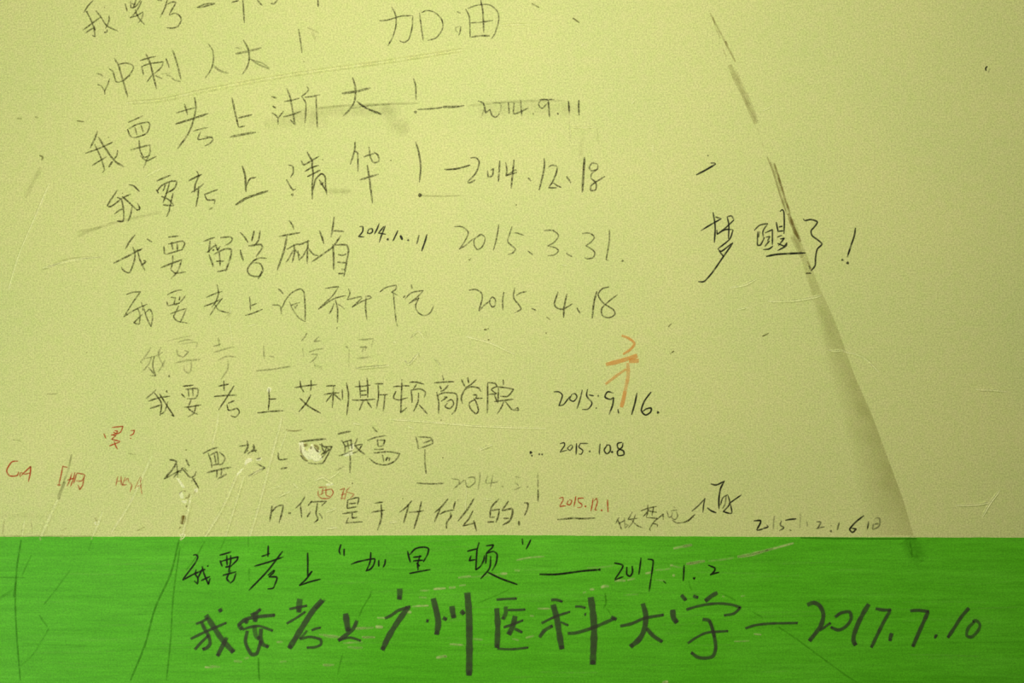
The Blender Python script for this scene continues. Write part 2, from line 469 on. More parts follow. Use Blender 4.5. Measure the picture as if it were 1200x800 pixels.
# its last trace on the green paint
surface_mark('faint_streak', M_CRACK, [([(1062, 631), (1080, 658)], 16, .30), ([(1066, 634), (1069, 650)], 1.4, .5), ([(938, 629.8), (985, 630.4), (1040, 631), (1074, 630.6)], 1.6, .8)], parent=band, y=0.0007)

surface_mark('graphite_smudge', M_SMUDGE, [
    ([(372, 127), (400, 124), (455, 122), (490, 121)], 2.4, .28), ([(345, 132), (400, 130), (460, 130)], 10, .11),
    ([(455, 120), (462, 140), (478, 156)], 16, .13), ([(310, 145), (350, 140), (385, 143)], 14, .08),
    ([(548, 124), (600, 119), (660, 118)], 2.6, .17), ([(560, 130), (620, 126), (680, 128)], 14, .09),
    ([(380, 224), (412, 224)], 5, .16), ([(492, 229), (540, 229)], 1.6, .3), ([(90, 277), (130, 262), (190, 248)], 3, .16),
    ([(50, 316), (80, 304), (118, 301)], 2.4, .30), ([(90, 272), (110, 268), (120, 265)], 3, .18),
    ([(623, 4), (632, 9)], 1.8, .75), ([(671, 21), (679, 27)], 1.6, .85), ([(90, 141.5), (99, 142.5)], 1.6, .6), ([(20, 139), (26, 139)], 2, .25), ([(41, 137), (45, 138)], 2.4, .3),
    ([(46, 182), (50, 184), (49, 188)], 2, .5), ([(48, 196), (38, 215), (30, 232)], 4, .14),
    ([(84, 532), (80, 550), (74, 566)], 2.2, .35), ([(76, 564), (68, 585)], 3.6, .45), ([(69, 583), (71, 584)], 3, .4),
    ([(366, 38), (370, 48)], 3, .16), ([(360, 32), (373, 38)], 2, .2), ([(225, 514), (222, 520)], 1.6, .2), 
    ([(195, 400), (225, 393)], 1.4, .2), ([(55, 462), (68, 461)], 1.4, .3), ([(15, 515), (25, 517)], 1.4, .3), ([(150, 531), (160, 533)], 1.4, .3),
    ([(700, 150), (702, 170)], 1.5, .15), ([(667, 140), (668, 165)], 1.5, .13), ([(684, 150), (680, 190)], 5, .06),
    ([(893, 394), (901, 390)], 1.4, .7), ([(552, 302), (550, 306)], 1.4, .5), ([(549, 303.6), (551, 305)], 1.5, .6),
    ([(640, 371), (645, 375)], 1.3, .6), ([(783, 383), (787, 379)], 1.3, .7), ([(787, 413), (790, 411)], 1.3, .8), ([(785, 415), (787, 413.6)], 1.3, .5)])
k = Ink()
for _ in range(16):
    x, y = rnd.uniform(0, 1200), rnd.uniform(0, 625)
    k.blob((x, y), rnd.uniform(.3, .7), rnd.uniform(.3, .6), .5)
for x, y in ((569, 386), (573, 398), (568, 386), (568, 386), (572, 385), (517, 492), (640, 390), (395, 384), (519, 536), (472, 584), (413, 566), (218, 527), (572, 398), (568, 386), (378, 187), (458, 188), (570, 386), (605, 240)):
    k.blob((x, y), .8, .75, .5)
o = k.build('dirt_specks', M_SMUDGE, wall, (0, 0)); o.location.y = -0.00025
surface_mark('nail_mark', M_PEN, [([(1157, 77.5), (1155, 80), (1155.5, 83)], 1.5, .85), ([(1158, 85), (1160, 80)], 1.6, .2)], label='tiny dark nick in the pale wall')
surface_mark('chip_hollow_shade', M_BROWN, [  # dark strokes painted in as the shade of the chip hollows
    (mp((178, 568), (175, 590), (168, 620)), 4.4, .80), (mp((212, 440), (205, 462), (185, 466)), 1.6, .55), (mp((150, 440), (170, 420)), 1.4, .4),
    (mp((190, 510), (198, 520)), 3.0, .55), (mp((150, 645), (160, 635)), 1.6, .4), (mp((888, 148), (893, 165)), 4.0, .75),
    (mp((862, 158), (866, 200), (890, 240), (905, 250)), 1.8, .55), (mp((940, 155), (962, 170), (960, 195)), 3.0, .5), (mp((915, 170), (930, 172)), 3.4, .5),
    (mp((175, 425), (190, 425)), 1.4, .3), (mp((235, 440), (250, 420)), 1.4, .35), ([(111, 606), (114, 611)], 1.6, .5)], y=0.0009)

# rust-coloured foot of the pale paint at the left
surface_mark('rusty_dribble', M_BROWN, [([(5, 610), (3, 627)], 1.6, .18), ([(36, 610), (38, 625)], 1.4, .14), ([(0, 604), (60, 606)], 5, .04), ([(72, 622), (78, 618)], 1.4, .2), ([(160, 622), (170, 617)], 1.4, .25), ([(0, 628), (60, 628), (110, 628)], 1.4, .22), ([(335, 503), (345, 505), (355, 503)], 1.3, .35), ([(336, 505), (352, 504)], 1.2, .3)])

# marks in the green band
for pts, w, h in [
    ([(25, 632), (20, 665), (18, 700), (19.5, 740), (24, 797)], 1.5, .8), ([(16, 700), (19, 682)], 2, .5), ([(24, 780), (40, 765), (58, 735)], 1.6, .3),
    ([(210, 632), (200, 672), (182, 712), (170, 755), (153, 797)], 1.7, .8), ([(211, 640), (203, 700), (200, 750), (195, 797)], 1.5, .65),
    ([(37, 650), (26, 674)], 1.4, .35), ([(82, 668), (66, 690), (50, 710)], 1.3, .35), ([(46, 720), (56, 734)], 1.6, .5), ([(108, 632), (104, 645)], 1.4, .3),
    ([(240, 634), (230, 652), (218, 668)], 1.3, .5), ([(291, 630), (291, 640)], 1.3, .35), ([(264, 630), (258, 644)], 1.3, .35),
    ([(435, 696), (425, 712), (420, 724)], 1.3, .55), ([(303, 770), (304, 797)], 1.7, .6), ([(402, 765), (396, 790)], 1.6, .5), ([(292, 665), (292, 680)], 1.8, .4),
    ([(912, 734), (930, 746), (960, 768), (990, 790), (1004, 799)], 1.4, .55), ([(881, 716), (894, 724)], 1.5, .45), ([(844, 694), (862, 703)], 1.3, .4),
    ([(709, 694), (710, 706), (707, 712)], 1.4, .7), ([(710, 712), (716, 720)], 1.2, .4), ([(807, 680), (810, 691)], 1.3, .5), ([(1064, 640), (1069, 653)], 1.3, .4),
    ([(0, 676), (30, 676)], 1.3, .4), ([(0, 700), (16, 690)], 2.4, .3), ([(560, 706), (580, 698), (597, 690)], 1.2, .4), ([(437, 690), (432, 700)], 1.2, .35)]:
    surface_mark('scratch', M_CRACK, [(pts, w * 1.25, h * .68)], parent=band, soft=.9, taper=.5, y=0.0007)
k = Ink()
rb = random.Random(3)
for _ in range(150):                                           # brush drag marks left in the green paint
    x = rb.uniform(-30, 1200); y = rb.uniform(633, 800); L = rb.uniform(30, 170); s = rb.uniform(-.05, .04)
    k.stroke([(x, y), (x + L * .5, y + L * .5 * s + rb.uniform(-1, 1)), (x + L, y + L * s)], rb.uniform(.7, 1.8), rb.uniform(.03, .09), .6, 1.0)
o = k.build('brush_marks', M_CRACK, band, (0, 0)); o.location.y = -0.0006; o['kind'] = 'stuff'
k = Ink()
for _ in range(80):
    x = rb.uniform(-30, 1200); y = rb.uniform(633, 800); L = rb.uniform(20, 110); s = rb.uniform(-.06, .03)
    k.stroke([(x, y), (x + L * .5, y + L * .5 * s + rb.uniform(-1, 1)), (x + L, y + L * s)], rb.uniform(.8, 2.0), rb.uniform(.02, .07), .6, 1.0)
o = k.build('brush_marks', M_SCUFF, band, (0, 0)); o.location.y = -0.0006; o['kind'] = 'stuff'

sc = [('S', '25,180 100,165 190,158', .5, 8), ('S', '945,112 1000,100 1055,90', .55, 12), ('S', '1020,202 1080,192 1130,185', .85, 11), ('S', '600,303 630,298 665,300', .75, 12),
      ('S', '675,298 722,286', .7, 8), ('S', '455,352 482,350', .6, 12), ('S', '520,340 545,332 570,333', .75, 14), ('S', '415,372 435,366', .6, 8), ('S', '150,462 225,463', .6, 8),
      ('S', '780,258 815,250', .7, 10), ('S', '840,238 930,228', .4, 8), ('S', '940,268 955,270', .8, 12), ('S', '440,225 600,210', .25, 8), ('S', '105,505 130,508', .5, 7), ('S', '80,635 130,622', .5, 9),
      ('S', '0,640 40,650', .4, 8), ('S', '925,210 945,212', .5, 10), ('S', '650,385 740,380', .15, 10),
      ('T', '620,58 700,42 830,12', .8, 10), ('P', '0,552 55,538', .7, 16), ('P', '20,652 70,645 130,634', .85, 14), ('P', '320,612 400,600 500,570 650,530', .75, 11), ('P', '150,635 300,615', .3, 10),
      ('T', '240,112 300,125', .3, 8), ('T', '140,195 200,200', .3, 7), ('T', '180,798 215,790', .9, 14), ('T', '715,512 760,516', .7, 7), ('T', '600,555 690,552', .4, 6), ('T', '640,292 665,288', .5, 7), ('T', '530,290 545,295', .5, 6),
      ('R', '785,282 860,274', .6, 11), ('R', '1030,258 1072,258', .8, 12), ('R', '1115,240 1145,242', .5, 9), ('R', '640,350 712,344', .9, 11), ('R', '730,342 770,338', .9, 13), ('R', '515,452 612,446', .8, 8),
      ('R', '310,516 362,518', .8, 7), ('R', '555,398 600,400', .4, 8), ('R', '180,580 245,575', .6, 13), ('R', '0,622 40,630 85,632', .6, 11), ('R', '225,632 298,632', .7, 10), ('R', '735,672 815,677', .7, 10),
      ('R', '655,752 715,740', .7, 14), ('R', '110,665 225,658', .45, 9), ('R', '135,688 220,690', .35, 8), ('R', '300,570 345,572', .6, 16), ('R', '480,480 512,486', .6, 14), ('R', '790,330 830,325', .4, 8), ('R', '560,358 620,355', .4, 8),
      ('R', '870,640 930,645', .45, 10), ('R', '700,745 720,742', .7, 9), ('R', '0,795 60,792', .5, 10), ('R', '860,280 1030,262', .25, 8),
      ('Q', '870,615 940,622 1010,632', .6, 9), ('Q', '1045,690 1125,692', .5, 13), ('Q', '890,795 940,795', .6, 12), ('Q', '1090,578 1190,575', .4, 12), ('Q', '1120,630 1190,630', .5, 9), ('Q', '620,660 660,660', .3, 10),
      ('Q', '200,805 250,808', .7, 8), ('Q', '430,755 460,750', .4, 12), ('Q', '370,770 420,775', .4, 12), ('Q', '640,775 680,772', .3, 10), ('Q', '230,800 290,805', .4, 12),
      ('V', '235,745 240,765', .5, 8), ('V', '540,745 538,760', .5, 8), ('V', '1065,745 1060,765', .8, 12), ('V', '355,743 375,750', .4, 8)]
for t, s, d, w in sc:
    surface_mark('paint_scuff', M_SCUFF, [(tp(t, s), w / 5, d)], parent=band, soft=1.6, taper=.5, y=0.0008)

# ------------------------------------------------------------------ the handwriting
C = 'character'; DG = 'digit'; DOT = 'full_stop'; EX = 'exclamation_mark'; DASH = 'dash'
PD = dict(mat=M_PENCIL)
inscription('pencilled line cut off by the top edge, highest row of writing', M_PENCIL, .80, 7.5, [
    (C, 'A', '148,2 120,30 90,75|105,65 125,100 150,160 158,215 140,208|85,178 130,145 190,100|100,195 155,160|162,62 195,105 225,150 295,185|240,88 238,125 218,168|210,42 217,47 #9|210,190 225,188 228,172|150,150 160,180 @.8|100,70 118,68'),
    (C, 'A', '333,20 345,68|365,5 370,45 395,38 425,0|400,-10 388,30 378,50|372,20 400,30 @.8|430,5 415,40 385,85 365,105|392,55 410,100 447,145|360,105 400,92 440,70|410,135 430,110 440,75 @.7'),
    (C, 'A', '582,-5 565,50 537,105|520,2 550,4|575,28 610,12 632,15 615,45 590,88|592,90 625,78 655,95 662,120 642,155 610,165 572,162'),
    (C, 'A', '752,45 800,25 862,18|756,46 800,38 840,27 862,22'),
    (C, 'A', '955,15 1000,3|1022,-10 1028,70 1032,135 #9'),
    (C, 'A', '1108,0 1122,18 1138,34 #8|B 85,20 105,22 128,0'),
    (C, 'B', '362,-10 365,40 #9'),
])
inscription('short pencilled row under the highest one, ending in a thin exclamation mark', M_PENCIL, .72, 7.5, [
    (C, 'A', '165,432 185,435 207,448 @.7|172,495 195,505 215,535|243,460 230,500 215,530 215,555|268,338 295,385 320,470 350,570 #9|240,402 262,420 280,478 300,482|290,378 345,370 382,390 365,430 330,468 295,482|325,465 370,440 @.7'),
    (C, 'A', '420,355 515,330 @1.2|428,392 470,375 558,362 @1.2|430,390 442,440 @1.2|455,315 480,370 500,450 518,522 @1.2 #9|558,362 545,395 505,432 @1.1|490,440 460,482|505,440 552,462|572,342 592,398|612,292 640,380 662,470 #9|605,455 625,470 662,478 @.6|545,435 600,430 @.4|575,440 610,450 @.4'),
    (C, 'A', '820,255 848,300 850,360 835,410 802,458|850,385 890,415 940,430 #12 @.6'),
    (C, 'A', '978,278 1015,285 @.5|980,315 1060,300 1132,280 #12 @.8|1025,232 1055,290 1060,350 1045,400 1018,438 #9|1068,345 1110,375 1180,405 #9 @.8|1075,350 1140,372 1180,398 @.6'),
    (EX, 'B', '250,170 258,220 270,312|278,360 286,364 #9 @.7'),
])
inscription('two large pencilled characters alone near the top, a cheer of encouragement', M_PENCIL, .80, 6.8, [
    (C, 'B', '722,122 770,118 850,95 918,92|918,92 915,160 895,230 868,248 838,238|795,40 818,90 820,150 800,220 772,270|958,75 965,130 980,242|970,75 1000,62 1050,75 1090,120 1092,170 1055,222 1005,237'),
    (C, 'C', '75,68 100,78 @.7|100,155 95,190 88,208|98,155 72,160 70,178 85,190 @.5|128,52 150,100 155,225|140,50 200,30 270,30 315,70 322,120 300,195 278,230|215,-5 228,60 235,192 #8 @1.2|155,135 220,130 290,120|160,218 210,210 272,210 #9'),
])
inscription('wide pencilled third row with exclamation, long dash and date 2014.9.11', M_PENCIL, .80, 7.5, [
    (C, 'D', '122,118 105,165 78,218 #9|50,248 130,220 212,182|105,195 140,270 162,345 150,362|90,320 175,268|125,150 175,230 225,295 278,328 #10|240,228 235,260 215,285|210,295 188,330 @1.4 #9|184,152 188,158 #9'),
    (C, 'D', '300,68 345,48 390,28|297,105 310,140 325,155|305,105 350,80 418,66 428,82 410,130 345,155 325,155|340,95 352,140|375,80 390,125|315,228 375,212 432,198 #9|365,170 372,235 395,270 430,260|428,200 430,240 405,300 390,338 @.8|372,262 410,290 468,265'),
    (C, 'D', '582,12 640,-5 696,-20|630,-42 650,25 #9|690,-80 698,-25 685,50 655,130 590,222 #9|578,77 680,45 770,15 #10|680,120 770,97|725,122 710,165 730,168|720,168 790,155 798,168 780,190 750,205|745,150 795,152 @.6'),
    (C, 'D', '910,-78 928,10 948,95 #9|945,42 1028,22 #9|948,95 985,88|898,153 1050,125 #12'),
    (C, 'B', '90,565 105,570 122,575 #9|98,620 118,635 #9|92,660 115,675 130,692|162,650 140,680 130,692 130,730|165,595 210,587 255,575|180,515 200,570 215,650 228,730 200,700 #9|160,685 210,672 265,652 #9|298,505 308,525 288,550 265,565|268,565 290,600 292,660 286,722|285,570 330,565 375,555|352,565 355,650 360,750'),
    (C, 'B', '502,548 590,535 672,515 #13 @.85|565,452 582,510 578,590 550,640 510,680 #9|590,592 640,630 735,672 #10|600,605 660,640 738,665 @.6|550,635 660,620 790,610 @.4'),
    (EX, 'B', '922,458 935,500 938,585 #8|935,657 #13 @.9'),
    (DASH, 'B', '945,642 1050,635 1100,628|1095,622 1190,620|C -5,630 60,628 122,618'),
    (DG, 'C', '200,590 232,605 245,662 272,640 @1.1 #8|240,625 218,692 @.5'),
    (DG, 'C', '270,640 285,680 305,686 328,665 #8|285,602 330,605 335,640 320,665 @.5'),
    (DG, 'C', '378,598 384,668 #8 @.9'),
    (DG, 'C', '412,600 412,665 460,650 495,632|450,585 458,682 #8|335,600 450,600 @.3'),
    (DOT, 'C', '523,660 527,672'),
    (DG, 'C', '612,585 570,585 556,612 575,635 612,598|560,584 650,584 @.8|612,585 620,688 #9'),
    (DOT, 'C', '665,660 672,672'),
    (DG, 'C', '730,588 735,670 #9'),
    (DG, 'C', '792,585 793,675 @1.2 #8'),
])
inscription('pencilled fourth row with tall exclamation mark and date 2014.12.18', M_PENCIL, .92, 8, [
    (C, 'D', '240,462 200,520 180,555 200,560 270,510 318,485|235,505 262,520 275,590 270,645 235,645|270,648 235,645 @1.2|220,605 245,585 275,570|265,500 300,530 355,580 370,572 355,540|325,560 315,610 300,648|305,430 335,440 368,472 @1.3|265,480 270,484 #9'),
    (C, 'D', '468,410 510,392 552,375 #9|465,460 480,482|470,470 500,435 560,410 585,415 570,455 520,485|520,430 505,470|545,415 530,470 505,540|495,500 540,520 570,555|505,550 570,555|565,480 545,560|545,560 540,590 525,622'),
    (C, 'D', '655,410 735,370 #9|702,350 715,380 695,430 690,478|670,478 715,450 745,425|715,440 710,500 698,562|745,490 785,475 828,460|750,490 765,520 808,522 805,545|775,578 800,565 @.6|700,470 720,480 @.7'),
    (C, 'D', '968,320 985,370 992,475 #10|990,445 1015,398 1052,388|930,550 1000,508 1122,467 #12'),
    (C, 'E', '185,315 215,325 218,360 202,390|178,400 200,440 218,462 235,455|213,490 #11|300,240 318,275 330,300 @1.1|265,290 280,315 370,265 @1.1|285,355 330,330 370,318 @1.1|300,385 345,362 378,345 @1.1|325,305 335,360 330,430 330,518 @1.1|335,465 350,400 385,368 405,385 408,440 415,492 @1.1|375,420 385,432 395,415|370,402 412,470|315,270 330,290 330,330'),
    (C, 'E', '580,180 578,230 552,315 #9 @.9|575,235 595,245 598,355 @.9|662,210 672,275 690,302 718,295 716,262 690,240 @.85|630,270 660,258 695,248 @.85|652,315 665,400 683,542 #9|605,405 660,388 720,370 #10'),
    (EX, 'E', '935,178 955,250 965,330 958,418 #9|961,493 #16 @1.2'),
    (DASH, 'F', '52,342 120,340 205,318|60,346 130,336 207,316 @.8'),
    (DG, 'F', '207,275 240,275 258,300 240,360 190,415|188,420 210,418 235,403 #9'),
    (DG, 'F', '306,348 312,385 335,378 340,338 325,348'),
    (DG, 'F', '378,290 375,350 370,415 #9 @.9'),
    (DG, 'F', '412,300 420,345 415,378 480,360|462,285 455,350 445,455 #9|415,380 470,345 480,350 @.7'),
    (DOT, 'F', '543,390 560,412 #8'),
    (DG, 'F', '638,275 640,320 625,400 608,465 #9'),
    (DG, 'F', '662,328 685,318 712,325 710,360 690,410 665,448|662,450 712,450|690,420 720,440 740,448'),
    (DOT, 'F', '768,382 795,422 #9 @1.1'),
    (DG, 'F', '875,270 868,370 862,478 #11 @1.25'),
    (DG, 'F', '950,310 920,305 902,335 918,350 950,340 952,310 @.7|950,340 915,370 912,395 @.7|912,395 940,420 940,460 912,465 915,435 995,382 @.9'),
])
inscription('tight pencilled fifth row beginning left of the small dark date', M_PENCIL, .85, 8, [
    (C, 'G', '192,175 160,215 135,260 #9|65,342 140,305 235,255 #9|178,245 192,290 180,350 155,398 118,378 112,362|205,258 220,320 250,385|258,330 225,358|260,198 275,208 292,218 @.8|240,325 255,330|185,262 200,270 230,262 @.7'),
    (C, 'G', '385,188 450,180|360,240 365,285 375,290|385,230 470,212 482,228 465,265|405,215 415,265|437,225 440,265|375,290 470,262|340,370 400,345 468,320 #9|412,295 412,340 400,378|465,325 440,390 400,435|400,380 430,400 490,392'),
    (C, 'G', '592,215 660,190|632,210 625,280 #10|612,280 650,245 672,235|625,290 650,365 #9|690,192 750,188 762,200 750,220 715,240|660,225 675,265 692,240|652,290 720,258 755,262 750,310 722,390 #9|685,275 690,360|665,330 715,328|672,392 735,378|645,270 655,260'),
    (C, 'G', '808,160 830,185 855,222 #8|890,150 875,215 #9|925,150 915,205 890,240|855,240 930,232 938,248 900,305 #9|808,262 815,295 827,328 @1.2 #10|880,330 920,312 965,312|905,312 870,345 850,380 865,410 915,418 940,385 925,345 885,338|935,385 925,415 912,435 @1.1'),
    (C, 'H', '42,90 62,115 72,145|-15,185 110,162 #9|32,180 15,265 -25,382 #10|28,262 85,232 130,230|72,228 75,280 62,340 #9|68,265 45,310 28,335|78,260 110,300|100,235 165,210|155,205 152,270 150,345 #9|150,255 125,300 100,325|155,250 185,288 215,298|95,265 100,320 @.8'),
    (C, 'H', '308,70 300,130 290,190 #9|300,152 368,157 #9|222,150 235,185 248,228 #9|348,178 300,245 240,290 178,333 #9|300,230 305,300 305,380 #10|310,235 380,235 392,265 380,340 365,420 #9|330,290 360,295 380,285|325,335 380,340|330,402 365,400|350,375 372,380 @.6'),
])
inscription('small dark date 2014.10.11 squeezed above the fifth row', M_PEN, .90, 7, [
    (DG, 'H', '456,128 475,128 475,155 452,185 485,188'),
    (DG, 'H', '500,160 515,168 532,158 530,140 510,145 502,170'),
    (DG, 'H', '572,108 560,140 543,172'),
    (DG, 'H', '600,125 568,165 612,172|608,122 585,180 572,220'),
    (DOT, 'H', '622,202 #9'),
    (DG, 'H', '682,148 670,175 652,212'),
    (DG, 'H', '695,178 708,205 #11'),
    (DOT, 'H', '742,207 #8 @.7'),
    (DG, 'H', '806,175 800,200 792,230 @.7'),
    (DG, 'H', '852,172 840,215 820,272 #8'),
])
inscription('pencilled date 2015.3.31 to the right of the small dark date', M_PENCIL, .80, 7, [
    (DG, 'I', '60,128 105,128 143,160 125,210 90,260|90,260 130,235 175,195'),
    (DG, 'I', '220,175 180,200 180,240 200,262 232,235 240,190 215,172 195,188'),
    (DG, 'I', '322,115 318,150 305,215 290,268'),
    (DG, 'I', '400,125 385,175 375,215 420,258 405,280 375,292|412,162 430,165 470,178'),
    (DOT, 'I', '492,270 525,293'),
    (DG, 'I', '585,150 640,150 672,180 645,220 610,240 655,252 672,268 650,292 608,298'),
    (DOT, 'I', '716,282 735,295 753,303'),
    (DG, 'I', '810,168 850,165 882,188 860,220 832,238 870,262 885,280 875,308 840,315 825,308'),
    (DG, 'I', '970,145 970,210 952,322 965,325'),
    (DOT, 'I', '1048,327 #10'),
])
inscription('looser pencilled sixth row, directly above a nearly erased row', M_PENCIL, .82, 7, [
    (C, 'G', '140,525 180,512 222,510 180,570 125,658|125,655 190,615 265,580|205,600 220,640 215,698 185,690 235,640|240,590 260,660 285,712 295,650 278,612 250,635|230,570 240,620 @.8'),
    (C, 'G', '380,527 420,507 470,497|376,565 385,592|400,540 430,545|430,540 420,580 455,575|455,535 450,560|490,528 465,560 430,590 @.9|385,592 440,580|395,640 440,622 495,605|447,590 430,630 418,655 440,680 500,692|492,608 470,660 455,690'),
    (C, 'G', '608,542 655,522 705,505|672,465 680,520 660,575 640,600|595,595 640,578 700,550|705,545 665,595 630,648|660,585 680,615 750,635|735,655 752,635 @.5'),
    (C, 'G', '862,537 866,580 868,618|868,592 905,577|835,648 880,635 940,610'),
    (C, 'G', '1028,490 1045,502 1060,522|995,585 1040,592 1050,640|1050,608 1075,555 1110,515 1160,492 1180,510 1188,600 1188,685|1188,685 1150,660 1115,610 1095,565 @.7|1100,590 1160,570 @.7|1125,590 1130,605 1145,580 @.6'),
    (C, 'H', '255,490 300,482 335,478 300,530 215,610|215,612 305,550 378,530|315,555 328,610 327,690 #8 @1.1|308,575 295,610 278,640|330,582 350,592 370,612 @.7|392,490 400,520 383,555|385,555 460,538 470,545 412,600|412,600 470,565 525,545 520,535 490,535|495,540 492,600 500,672 #8'),
    (C, 'H', '575,510 610,485 670,472 668,495 645,510 680,530|655,520 662,600 672,690 @.9|672,690 680,715 @.5'),
    (C, 'H', '712,545 725,530 @.8|760,465 765,492|722,552 760,515 832,500|832,500 800,535 745,578|745,578 805,545 785,590 800,630 835,648 870,632 892,590'),
])
inscription('pencilled date 2015.4.18 just below the date 2015.3.31', M_PENCIL, .95, 7, [
    (DG, 'I', '148,500 185,495 220,515 225,550 205,620|205,622 240,585 275,560'),
    (DG, 'I', '275,545 268,570 285,598 300,590 302,555 285,540 270,555'),
    (DG, 'I', '352,510 345,565 347,618 #8'),
    (DG, 'I', '415,485 410,545 440,585 452,610 415,632|425,530 450,515 485,507'),
    (DOT, 'I', '512,605 543,618'),
    (DG, 'I', '670,508 648,580 665,605 700,610 755,578 #8|722,520 705,600 702,662 #9'),
    (DOT, 'I', '780,602 800,637'),
    (DG, 'I', '897,505 880,570 870,665 #9'),
    (DG, 'I', '970,480 930,490 905,525 930,570 995,615 1003,640 970,660 930,648 925,610 955,575 1018,525'),
])
inscription('nearly erased faint pencil row in the middle of the writing', M_PENCIL, .40, 7.5, [
    (C, 'J', '135,185 110,225 72,272|95,250 165,235 205,212|80,332 120,285 140,235|75,270 85,280|155,235 145,290 162,350 @1.6|120,300 162,350 130,348 @1.5|195,180 178,225 210,300|218,255 200,295 175,330|240,345 243,360 @2 #9'),
    (C, 'J', '290,155 345,140 380,142|285,195 295,230 320,240|310,165 405,155 400,190 @.6|330,200 355,212 320,245 @1.2|280,275 340,262 425,255 #9|330,290 330,315 352,335 368,320 372,265'),
    (C, 'J', '530,125 535,180|495,180 545,165|500,215 565,195 625,180|525,260 580,238 635,240|585,265 585,310 545,372'),
    (C, 'J', '795,175 800,255|828,235 858,242|750,322 850,312 955,295 @1.1'),
    (C, 'J', '1048,100 1035,125 1015,147 @1.4|1120,120 1090,150 1135,145|1060,212 1100,198 1150,190|1070,225 1112,225 1095,250 1065,275|1022,190 1030,240 @.6|1090,290 1130,300 1135,320 @.6|1085,260 1100,310 @.4'),
    (C, 'K', '225,175 242,190|247,192 245,300 @.5|300,138 345,138 388,132 @1.2|388,132 378,185 @.6|305,185 347,180 338,205 @1.2|320,212 332,190|290,248 372,240 @.9|280,308 380,296 470,290 @.9'),
    (C, 'K', '570,262 595,278 640,225 @.8|650,215 660,250 @.5|605,130 650,92 @.7|745,250 785,292 @.7|690,90 710,130 @.3'),
], soft=1.0)
inscription('neat dark row of eleven characters below the nearly erased row', M_PENCIL, 1.0, 7.5, [
    (C, 'J', '165,432 135,460 105,485 @.8|118,500 180,480 248,470|155,450 195,510 188,585|128,542 195,520|185,455 225,520 270,588 250,578|235,500 215,560 185,580 @.7|225,435 230,450'),
    (C, 'J', '320,412 385,405|312,455 335,478|335,430 405,425 412,440 398,480 345,485 @.8|352,425 357,475 @.7|378,420 382,470 @.7|328,535 430,520|370,490 355,540 385,565 412,578 @.85|400,520 385,570 350,592 @.85'),
    (C, 'J', '562,378 565,440|530,412 592,400|503,472 570,466 638,464|622,408 580,475 530,552|585,512 625,495|580,515 590,552 640,542 652,565 630,592 602,584'),
    (C, 'J', '825,425 828,490 822,552|825,488 870,485|758,568 830,560 910,555'),
    (C, 'J', '975,420 1040,410 1110,402|1008,378 1015,420 1032,447|1072,375 1070,440|1072,460 1045,510 1000,562|1005,480 1060,530 1130,570 #8'),
    (C, 'K', '110,412 168,408|97,460 190,450|155,408 152,470 147,540 #8|145,460 110,505|155,455 200,495|205,430 207,490|230,390 242,470 232,582 #8'),
    (C, 'K', '278,415 372,405|305,378 312,480|350,362 354,480 #8|312,440 348,438|312,465 352,462|262,492 400,487 #8|332,490 305,555|350,500 378,540|395,398 447,397|415,400 418,470 405,545|420,462 472,460|455,462 445,560'),
    (C, 'K', '503,415 600,410|555,370 552,470 548,565 585,537 #8|520,440 506,480 535,492 592,478|598,388 640,388 685,400|642,400 622,430|608,432 614,510|610,435 660,428 692,445 685,480|652,450 650,500 622,562|655,520 705,577'),
    (C, 'K', '790,345 800,378|743,392 862,385 #8|775,410 787,430|827,405 800,435 780,442|758,445 770,500 770,572 #8|765,465 800,450 870,455 880,480 870,550 845,578|800,475 820,475 785,500|822,510 808,530 835,542 858,515 845,490 818,502'),
    (C, 'K', '903,370 925,415|940,358 947,395|992,372 955,405 925,420|910,515 903,480 925,430 965,415 1008,425 1018,445 #8|970,462 993,465 985,488|985,488 950,510 958,545 990,572 1003,555 992,510 975,480|985,485 1028,482'),
    (C, 'K', '1057,390 1057,480 1055,572 #8|1057,390 1100,395 1110,412 1080,430 1108,455 1060,460|1095,455 1112,505|1148,372 1150,405|L 60,415 110,420 158,430 125,470 80,470|L 70,420 66,512|L 45,502 100,495 158,488|L 105,495 85,540 62,575|L 110,500 150,548 188,552 183,538 168,545'),
])
inscription('dark date 2015.9.16 crossed by the orange mark', M_PEN, .78, 6.5, [
    (DG, 'L', '393,445 425,445 445,465 425,525 450,520 490,470'),
    (DG, 'L', '500,460 488,488 510,500 530,475 518,455 495,462'),
    (DG, 'L', '562,432 548,490 530,545'),
    (DG, 'L', '592,428 588,470 618,510 595,545 560,548|600,462 630,468'),
    (DOT, 'L', '655,468 #7 @.7|642,535 644,545 #8 @.8'),
    (DG, 'L', '745,452 710,445 695,475 725,488 745,478 740,520 718,578 #7.5 @1.1'),
    (DOT, 'L', '770,545 775,572'),
    (DG, 'L', '882,450 870,510 850,580 #8 @1.2'),
    (DG, 'L', '965,445 925,500 908,555 932,580 962,562 965,540 935,545 915,560 #7.5 @1.2'),
    (DOT, 'L', '1005,565 #10'),
])
inscription('faint orange marker character above the date 2015.9.16', M_ORANGE, .55, 16, [
    (C, 'L', '792,115 835,132 866,162 845,195 800,225 #14 @1.15|700,285 780,265 885,232 #24 @1.1|835,262 893,262 #26 @1|828,275 830,350 812,440 #20 @.75|812,440 790,535 #22 @1.15|818,312 760,352 698,400 #15 @.85'),
], taper=.15, soft=.9)
